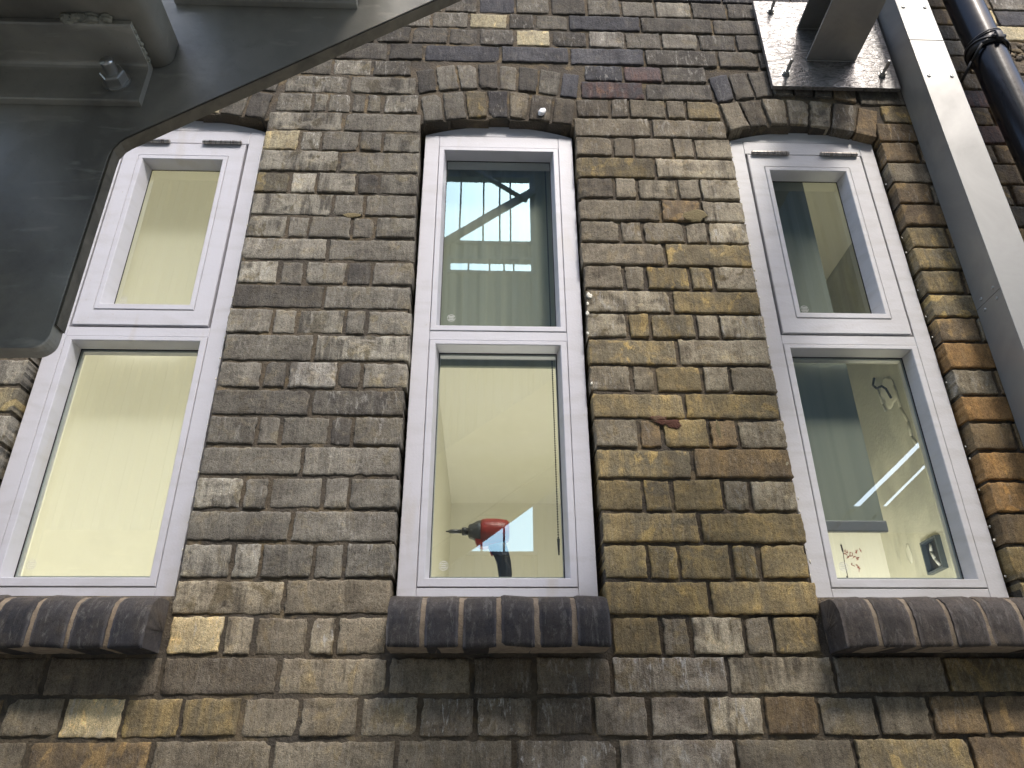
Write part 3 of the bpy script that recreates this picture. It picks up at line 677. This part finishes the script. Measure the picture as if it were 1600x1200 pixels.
bm = new(); box(bm, -.170, .170, .091, .103, .612, .634, .002); obj('bottom_bar', bm, 'blind_dark', b)
bm = new(); cyl(bm, (-.18, .105, 1.325), (.185, .105, 1.325), .011); obj('roller', bm, 'blind_bar', b)
bm = new(); z = 1.30
while z > .15:
    sphere(bm, (.1395 + .0010 * (1.3 - z), .086, z), .0024, sub=1); z -= .0062
cyl(bm, (.1395, .086, 1.3), (.1407, .086, .155), .0006, n=5); cyl(bm, (.1407, .086, .156), (.1408, .086, .118), .0035, .0018, n=10)
obj('bead_chain', bm, 'rubber_black', b, True)
b = thing('roller_blind', 'dark grey-green roller blind lowered two thirds with a grey bottom bar behind the right window', 'blind', (.78, .12, 1.34))
bm = new(); box(bm, .690, .930, .1195, .1205, .205, 1.33); obj('fabric', bm, 'blind_dark', b)
bm = new(); box(bm, .686, .934, .113, .127, .184, .212, .003); obj('bottom_bar', bm, 'blind_bar', b)
bm = new(); cyl(bm, (.685, .13, 1.325), (.945, .13, 1.325), .012); obj('roller', bm, 'blind_bar', b)
# things on the walls of the right room
s = thing('socket_box', 'open metal socket box sunk in the plaster seen through the right window', 'socket box', (1.552, .975, .365))
bm = new(); rect = ((1.549, .925), (1.549, 1.030))
for (y0, y1, z0, z1) in ((.925, .932, .31, .425), (1.023, 1.030, .31, .425), (.932, 1.023, .31, .317), (.932, 1.023, .418, .425)): box(bm, 1.535, 1.5545, y0, y1, z0, z1)
obj('box', bm, 'opening_steel', s)
bm = new(); box(bm, 1.5515, 1.5540, .933, 1.022, .318, .417); obj('back_plate', bm, 'tool_black', s)
bm = new(); tube(bm, [(1.549, .985, .41), (1.540, .98, .38), (1.538, .965, .35), (1.545, .955, .325)], .005); obj('wire', bm, 'lens_haze', s, True)
bm = new(); tube(bm, [(1.55, 1.075, 1.125), (1.53, 1.06, 1.085), (1.525, 1.03, 1.055), (1.53, 1.0, 1.05), (1.535, .985, 1.03), (1.54, .975, .985)], .0045)
c_ = obj('hanging_cable', bm, 'rubber_black', None, True, label='black cable looping out of the wall seen through the right lower pane', cat='cable', origin=(1.55, 1.05, 1.1))
bm = new(); tube(bm, [(1.551, 1.07, 1.07), (1.551, 1.062, 1.00), (1.551, 1.055, .965)], .004); tube(bm, [(1.551, .955, 1.03), (1.551, .95, .93), (1.551, .925, .86), (1.551, .93, .80), (1.551, .91, .76)], .005)
sphere(bm, (1.552, 1.00, 1.02), .05, (.06, 1, 1.2), 3, .5)
obj('plaster_patch', bm, 'plaster_patch', None, True, label='large grey raw plaster patch under the cable on the wall seen in the right window', cat='plaster patch', origin=(1.55, 1.0, 1.0))
bm = new(); sphere(bm, (1.5535, 1.145, .42), .018, (.08, 1, 2.0), 2, .4)
obj('plaster_patch', bm, 'plaster_patch', None, True, label='small oval raw plaster patch left of the socket box in the right window', cat='plaster patch', origin=(1.55, 1.145, .42))
w_ = thing('wall_sketch', 'pink scribbled writing and thin black marks on cream wall seen low in the right window', 'wall drawing', (1.40, 1.318, .40))
def at_back(u, v): return (1.3984 + u * .00258 - v * .00057, 1.316, .4741 - v * .00254)   # millimetre-like grid on the plaster
bm = new(); rr = random.Random(4)
for (px, py) in ((0, 0), (8, 4), (15, 0), (21, -2), (4, 10), (12, 10), (18, 12), (11, 19), (18, 22), (21, 28), (-1, 6)):
    pts = [at_back(px + rr.uniform(-3, 3), py + rr.uniform(-4, 4)) for _ in range(5)]; tube(bm, pts, .0011, 5)
obj('scribble', bm, 'ink', w_)
bm = new(); tube(bm, [at_back(-8, -11), at_back(-5, 0)], .003, 6); tube(bm, [at_back(-5, 0), at_back(-2, 18), at_back(3, 38)], .0012, 6); tube(bm, [at_back(2, 38), at_back(4, 47)], .003, 6)
obj('stroke', bm, 'ink_dark', w_)

# ---------------------------------------------------------------- power driver on the inner sill
bm = new(); box(bm, -.19, .19, .0795, .205, .008, .028, .003); obj('window_board', bm, 'paint', None, label='white inner window board under the red power driver', cat='window board', origin=(0, .14, .008))
d = thing('impact_driver', 'red and black cordless impact driver with its bit pointing left, standing inside the middle window', 'power tool', (0, .13, .0285))
Y = .13; ax = (1, 0, .0); zc_ = .186
bm = new(); lathe(bm, (-.068, Y, zc_), ax, [(0, .013), (.003, .017), (.010, .019), (.020, .0245), (.027, .0265), (.030, .026)]); obj('nose', bm, 'tool_grey', d, True)
bm = new(); lathe(bm, (-.0385, Y, zc_), ax, [(0, .0262), (.004, .029), (.014, .0305), (.036, .0305), (.052, .0290), (.062, .0275), (.066, .024), (.068, .016)])
prism(bm, [(-.052, .165), (-.046, .150), (-.030, .146), (-.012, .150), (.012, .158), (.022, .164), (.004, .172), (-.03, .176)], Y - .014, Y + .014, .004)
obj('motor_housing', bm, 'tool_red', d, True)
bm = new(); lathe(bm, (-.083, Y, zc_), ax, [(0, .0075), (.002, .0095), (.009, .0098), (.0105, .0085), (.0155, .0085)]); obj('chuck', bm, 'tool_black', d, True)
bm = new(); lathe(bm, (-.121, Y, zc_), ax, [(0, .0008), (.009, .0035), (.010, .0048), (.0185, .0052), (.0375, .0050)], 8); obj('bit', bm, 'tool_grey', d, True)
bm = new(); prism(bm, [(-.022, .152), (-.016, .142), (-.006, .130), (.000, .110), (.004, .085), (.006, .060), (.034, .060), (.0345, .085), (.032, .112), (.026, .138), (.020, .160)], Y - .015, Y + .015, .005); obj('handle', bm, 'tool_black', d, True)
bm = new(); prism(bm, [(-.020, .147), (-.014, .130), (-.010, .127), (-.006, .140), (-.010, .150)], Y - .006, Y + .006, .002); obj('trigger', bm, 'tool_red', d, True)
bm = new(); box(bm, -.028, .050, Y - .030, Y + .030, .0290, .0598, .005); obj('battery', bm, 'tool_black', d, True)

# ---------------------------------------------------------------- wall bracket: base plate, column stub, anchors
def hexnut(bm, c, axis, r, h, rot=0):
    d_ = Vector(axis).normalized(); a = Vector((1, 0, 0)); c2 = d_.cross(a).normalized(); c = Vector(c)
    A = [bm.verts.new(c + r * (math.cos(k * math.tau / 6 + rot) * a + math.sin(k * math.tau / 6 + rot) * c2)) for k in range(6)]
    B_ = [bm.verts.new(v.co + d_ * h) for v in A]
    fs = [bm.faces.new(A), bm.faces.new(B_[::-1])]
    for k in range(6): bm.faces.new([A[k], B_[k], B_[(k + 1) % 6], A[(k + 1) % 6]])
    es = list(fs[1].edges); bmesh.ops.bevel(bm, geom=es, offset=r * .1, segments=1, affect='EDGES')
def threaded(bm, p0, p1, r):
    p0 = Vector(p0); p1 = Vector(p1); L_ = (p1 - p0).length; n_ = int(L_ / .0011); pr = []
    for q in range(n_ + 1): pr.append((L_ * q / n_, r if q % 2 else r * .88))
    lathe(bm, p0, p1 - p0, pr, 16)
k_ = thing('steel_wall_bracket', 'galvanised steel plate above the right window and welded H-section beam stub', 'steel bracket', (1.013, YF, 1.70))
bm = new(); box(bm, .818, 1.2085, -.052, -.038, 1.503, 1.893, .0012); obj('base_plate', bm, 'galv_plate', k_)
bm = new(); box(bm, .940, 1.093, -1.05, -.0523, 1.6175, 1.6245, .0008); obj('beam_flange', bm, 'galv_beam', k_)
bm = new(); box(bm, .940, 1.093, -1.05, -.0523, 1.7645, 1.7715, .0008); obj('beam_flange', bm, 'galv_beam', k_)
bm = new(); box(bm, 1.0130, 1.0200, -1.05, -.0523, 1.6247, 1.7643); obj('beam_web', bm, 'galv_beam', k_)
for x0, x1, z in ((.942, 1.091, 1.6150), (.942, 1.011, 1.6270), (.942, 1.091, 1.7620)):
    bm = new(); n_ = 44
    for q in range(n_): sphere(bm, (x0 + (x1 - x0) * q / n_, -.0540, z), .0030, (1.3, .8, .9), 1, .2)
    obj('weld', bm, 'galv_beam', k_, True)
for x, z in ((.868, 1.843), (.867, 1.557), (1.163, 1.560), (1.163, 1.843)):
    jx = random.uniform(-.002, .002)
    bm = new(); threaded(bm, (x, -.052, z), (x + jx, -.103, z + .001), .0052); st = obj('anchor_stud', bm, 'bolt_steel', k_, True)
    bm = new(); hexnut(bm, (x, -.0545, z), (0, -1, 0), .0105, .009, random.random()); obj('nut', bm, 'bolt_steel', st)
    bm = new(); cyl(bm, (x, -.0523, z), (x, -.0543, z), .0125, n=28); obj('washer', bm, 'bolt_steel', st)

# ---------------------------------------------------------------- trunking
k_ = thing('steel_trunking', 'tall square galvanised steel cable trunking screwed to the wall right of the right window', 'cable trunking', (1.268, YF, -1.95))
for z0, z1 in ((-1.95, .7185), (.7195, 3.4)):
    bm = new(); box(bm, 1.219, 1.317, -.1355, -.0335, z0, z1, .0012); obj('channel', bm, 'galv_trunk', k_)
for z0, z1 in ((-1.95, -.6), (-.5985, 1.6075), (1.6090, 3.4)):
    bm = new(); box(bm, 1.2165, 1.3195, -.1405, -.1358, z0, z1, .0012); obj('lid', bm, 'galv_trunk', k_)
def screw(bm, p, ax_, r): lathe(bm, p, ax_, [(0, r), (r * .25, r * .97), (r * .5, r * .75), (r * .62, r * .42), (r * .45, r * .40), (r * .3, r * .2)], 18)
for z in (1.455, 1.757):
    for x in (1.2345, 1.3015):
        bm = new(); screw(bm, (x, -.1406, z), (0, -1, 0), .0055); obj('screw', bm, 'bolt_steel', k_, True)
for y, z in ((-.113, .735), (-.063, .735), (-.113, .703), (-.063, .703)):
    bm = new(); screw(bm, (1.2189, y, z), (-1, 0, 0), .005); obj('screw', bm, 'bolt_steel', k_, True)

# ---------------------------------------------------------------- black downpipe with its clip
k_ = thing('downpipe', 'glossy black round downpipe clipped to the wall at the top right', 'downpipe', (1.47, -.12, -1.95))
bm = new(); n_ = 28
def px_(z): return 1.452 + max(-.02, min(.03, (1.9 - z) * .022))
pts = [(3.4, .050), (1.60, .050), (1.55, .050), (-1.95, .050)]
prof = [(-1.95, .048)] + [(-1.9 + q * .25, .048 + .0006 * (q % 2)) for q in range(22)]
A = []
for z, r in prof: A.append([bm.verts.new((px_(z) + r * math.cos(a * math.tau / 40), -.118 + r * math.sin(a * math.tau / 40), z)) for a in range(40)])
for a_, b_ in zip(A, A[1:]):
    for q in range(40): bm.faces.new([a_[q], a_[(q + 1) % 40], b_[(q + 1) % 40], b_[q]])
obj('pipe', bm, 'pipe_black', k_, True)
bm = new()
def hoop(bm, z0, z1, r, tilt=0.0, h=.012, th=.004):
    n = 40; R = []
    for q in range(n):
        a = q * math.tau / n; zz = z0 + (z1 - z0) * .5 * (1 - math.cos(a)) ; c_ = (px_(z0), -.118)
        R.append([bm.verts.new((c_[0] + rr_ * math.cos(a), c_[1] + rr_ * math.sin(a), zz + hh)) for rr_, hh in ((r, 0), (r + th, 0), (r + th, h), (r, h))])
    for q in range(n):
        a, b_ = R[q], R[(q + 1) % n]
        for e in range(4): bm.faces.new([a[e], a[(e + 1) % 4], b_[(e + 1) % 4], b_[e]])
hoop(bm, 1.575, 1.575, .0505, h=.026, th=.0045); box(bm, px_(1.58) - .010, px_(1.58) + .010, -.185, -.165, 1.572, 1.604, .003); cyl(bm, (px_(1.58) - .02, -.176, 1.588), (px_(1.58) + .02, -.176, 1.588), .005, n=12)
obj('pipe_clip', bm, 'rubber_black', k_, True)
bm = new(); hoop(bm, 1.64, 1.61, .0512, h=.005, th=.0025); hoop(bm, 1.565, 1.60, .0552, h=.005, th=.0025)
obj('cable_tie', bm, 'rubber_black', k_, True)
bm = new(); tube(bm, [(1.452, -.165, 1.600), (1.415, -.160, 1.575), (1.398, -.12, 1.545), (1.385, -.07, 1.515), (1.378, -.045, 1.500)], .0045, 10); sphere(bm, (1.379, -.038, 1.500), .010, (1.2, .6, .9), 2, .4); sphere(bm, (1.396, -.038, 1.508), .007, (1.2, .6, .9), 2, .4)
obj('clip_arm', bm, 'rubber_black', k_, True)

# ---------------------------------------------------------------- steel staircase overhead at the left
st_ = thing('steel_staircase', 'dark galvanised steel staircase overhead, its sloping stringer crossing the top left', 'staircase', (-.43, -1.02, -1.95))
slope = .748
def under(x): return .267 + (x + .421) * slope
def stringer(y0, y1):
    bm = new()
    cor = []  # rounded corner at the upper left of the end cut and at its foot
    pts = [(-1.6, .0035)]
    cx, cz, r = -.445, .0185, .015
    for q in range(7): a = -math.pi / 2 + (math.pi / 2) * q / 6; pts.append((cx + r * math.cos(a), cz + r * math.sin(a)))
    pts += [(-.430, .240), (-.4285, .252), (-.4235, .2625), (-.418, .2690)]
    pts += [(.95, under(.95)), (.95, under(.95) + .34), (-.62, under(-.62) + .36), (-1.6, under(-.62) + .36)]
    prism(bm, pts, y0, y1, .0016); return bm
obj('stringer', stringer(-1.020, -1.002), 'galv_dark', st_)
obj('stringer', stringer(-1.392, -1.374), 'galv_dark', st_)
# brownish sheared edge along the underside
bm = new()
P_ = [(-.4295, .03), (-.4295, .240), (-.428, .252), (-.423, .2625), (-.4175, .2682), (.945, under(.945) - .0012)]
P2 = [(x + .0022, z - .0006) if z < .25 else (x + .0012, z - .0016) for x, z in P_]
prism(bm, P_ + P2[::-1], -1.0185, -1.0035); obj('stringer_edge', bm, 'galv_edge', st_)
def rounded_box(bm, x0, x1, y0, y1, z0, z1, r, n=6):
    pts = []
    for cx, cz, a0 in ((x1 - r, z0 + r, -90), (x1 - r, z1 - r, 0), (x0 + r, z1 - r, 90), (x0 + r, z0 + r, 180)):
        for q in range(n + 1): a = math.radians(a0 + 90 * q / n); pts.append((cx + r * math.cos(a), cz + r * math.sin(a)))
    prism(bm, pts, y0, y1)
for i in range(-3, 7):
    dx = .2215 * i; dz = .1735 * i; x0, x1 = -.634 + dx, -.3895 + dx; z = .3745 + dz
    if i < -1: x0, x1, z = -.634 + .2215 * -1 + .4 * (i + 1), -.39 + .2215 * -1 + .4 * (i + 1), .201
    bm = new()
    if i < 2: rounded_box(bm, x0, x1, -1.3725, -1.0215, z, z + .055, .016, 6)
    else:      # unseen upper treads, made open bars to let light through
        for q in range(6): box(bm, x0 + q * .0478, x0 + .005 + q * .0478, -1.3725, -1.0215, z, z + .035)
        for y_ in (-1.05, -1.15, -1.25, -1.35): box(bm, x0 + .0053, x0 + .2387, y_, y_ + .006, z + .012, z + .022)
    tr_ = obj('tread', bm, 'galv_dark', st_, True)
    for p in tr_.data.polygons: p.use_smooth = abs(p.normal.y) < .5
    for y0, y1, s in ((-1.0298, -1.0204, 1),) + (((-1.3736, -1.3642, -1),) if i > -2 else ()):
        bm = new()
        # angle cleat: upright leg on the stringer, flat leg under the tread, small inner radius
        yy = -1.0204 if s == 1 else -1.3736
        L_ = [(yy, z - .0615), (yy - s * .0072, z - .0615), (yy - s * .0085, z - .060), (yy - s * .0085, z - .0155)]
        for q in range(5): a = math.pi / 2 * q / 4; L_.append((yy - s * (.0085 + .0075 * (1 - math.cos(a))), z - .0155 + .0075 * math.sin(a)))
        L_ += [(yy - s * .060, z - .0080), (yy - s * .0618, z - .0065), (yy - s * .0618, z - .0006), (yy, z - .0006)]
        a_ = [bm.verts.new((x0 + .005, p, q)) for p, q in L_]; b_ = [bm.verts.new((x1 - .0205, p, q)) for p, q in L_]
        bm.faces.new(a_); bm.faces.new(b_[::-1])
        for q in range(len(L_)): bm.faces.new([a_[q], b_[q], b_[(q + 1) % len(L_)], a_[(q + 1) % len(L_)]])
        cl = obj('cleat', bm, 'galv_dark', st_)
        if s == 1 and -2 < i < 8:
            for xb in (x1 - .050, x0 + .045):
                zb = z - .034; yb = -1.0293
                bm = new(); threaded(bm, (xb, yb, zb), (xb, yb - .0285, zb), .0072); obj('bolt', bm, 'bolt_steel', cl, True)
                bm = new(); hexnut(bm, (xb, yb - .0022, zb), (0, -1, 0), .0135, .0125, .2); obj('nut', bm, 'bolt_steel', cl)
                bm = new(); cyl(bm, (xb, yb, zb), (xb, yb - .0021, zb), .0150, n=30); obj('washer', bm, 'bolt_steel', cl)
    if i == 0:
        bm = new(); rr = random.Random(2)
        for q in range(34): sphere(bm, (-.478 + .045 * rr.random(), -1.0835 + rr.uniform(-.004, .003), z - .003 + rr.uniform(-.003, .003)), rr.uniform(.003, .006), (1.4, 1, .6), 1, .6)
        obj('weld', bm, 'weld', st_, True); bm = new()
        for q in range(16): sphere(bm, (-.4125 + .0025 * rr.random(), -1.030 - q * .0032, z - .004), .0035, (1, 1, .9), 1, .4)
        obj('weld', bm, 'weld', st_, True)

# ---------------------------------------------------------------- across the yard: clad building whose openings show in the panes
ob = thing('opposite_building', 'dark ribbed metal clad building across the yard, mirrored in the window panes', 'building', (0, -6, -1.95))
holes = [(-.66, .50, 5.76, 6.82), (-.50, .50, 5.30, 5.48), (-.34, .46, 1.80, 2.80), (3.5, 4.9, 2.3, 3.8)]
xs = sorted({-10, 10} | {h[0] for h in holes} | {h[1] for h in holes}); zs = sorted({-1.95, 7.12} | {h[2] for h in holes} | {h[3] for h in holes})
bm = new()
for a, b_ in zip(xs, xs[1:]):
    for c, d_ in zip(zs, zs[1:]):
        if any(h[0] - 1e-6 <= a and b_ <= h[1] + 1e-6 and h[2] - 1e-6 <= c and d_ <= h[3] + 1e-6 for h in holes): continue
        n_ = max(1, round((b_ - a) / .2)); w = (b_ - a) / n_
        for q in range(n_):
            x = a + q * w; P = [(x, -6.0), (x + w * .35, -6.0), (x + w * .5, -6.035), (x + w * .85, -6.035), (x + w, -6.0)]
            lo = [bm.verts.new((p[0], p[1], c)) for p in P]; hi = [bm.verts.new((p[0], p[1], d_)) for p in P]
            for e in range(4): bm.faces.new([lo[e], lo[e + 1], hi[e + 1], hi[e]])
bmesh.ops.remove_doubles(bm, verts=bm.verts, dist=.0005)
obj('cladding', bm, 'cladding', ob)
for h in holes:
    bm = new(); t_ = .035
    box(bm, h[0] - t_, h[0], -6.09, -5.98, h[2] - t_, h[3] + t_); box(bm, h[1], h[1] + t_, -6.09, -5.98, h[2] - t_, h[3] + t_); box(bm, h[0], h[1], -6.09, -5.98, h[2] - t_, h[2]); box(bm, h[0], h[1], -6.09, -5.98, h[3], h[3] + t_)
    f_ = obj('opening_frame', bm, 'opening_steel', ob)
    if h[0] > 3: continue
    for fx in ((.22, .48, .66, .78) if h[1] - h[0] > .9 else (.33, .62)):
        bm = new(); x = h[0] + (h[1] - h[0]) * fx; box(bm, x - .011, x + .011, -6.05, -6.03, h[2], h[3]); obj('glazing_bar', bm, 'opening_steel', f_)
bm = new()
for a_, b_ in ((-1.9, .30), (.37, .62), (.66, 2.3)): prism(bm, [(3.2 + a_, 2.0), (3.2 + b_, 2.0), (5.6 + b_, 4.0), (5.6 + a_, 4.0)], -5.97, -5.94)
obj('streak_boards', bm, 'cladding', ob)  # unseen boards added over the last opening; gaps mirror as bright streaks
for h in holes[:3]:
    bm = new(); bm.faces.new([bm.verts.new(v) for v in ((h[0], -6.07, h[2]), (h[1], -6.07, h[2]), (h[1], -6.07, h[3]), (h[0], -6.07, h[3]))]); obj('glazing_sheet', bm, 'sheet_glazing', ob)
bm = new(); cyl(bm, (-.75, -5.93, 5.55), (.55, -5.93, 6.55), .055, n=12); cyl(bm, (-.55, -5.90, 7.1), (.45, -5.90, 6.35), .032, n=12); obj('brace', bm, 'opening_steel', ob, True)

# ---------------------------------------------------------------- ground
bm = new(); n_ = 40
vs = [[bm.verts.new((-60 + 120 * i / n_, -60 + 62 * j / n_, -1.95)) for i in range(n_ + 1)] for j in range(n_ + 1)]
for j in range(n_):
    for i in range(n_): bm.faces.new([vs[j][i], vs[j][i + 1], vs[j + 1][i + 1], vs[j + 1][i]])
obj('ground', bm, 'concrete', None, kind='structure', origin=(0, -4, -1.95))
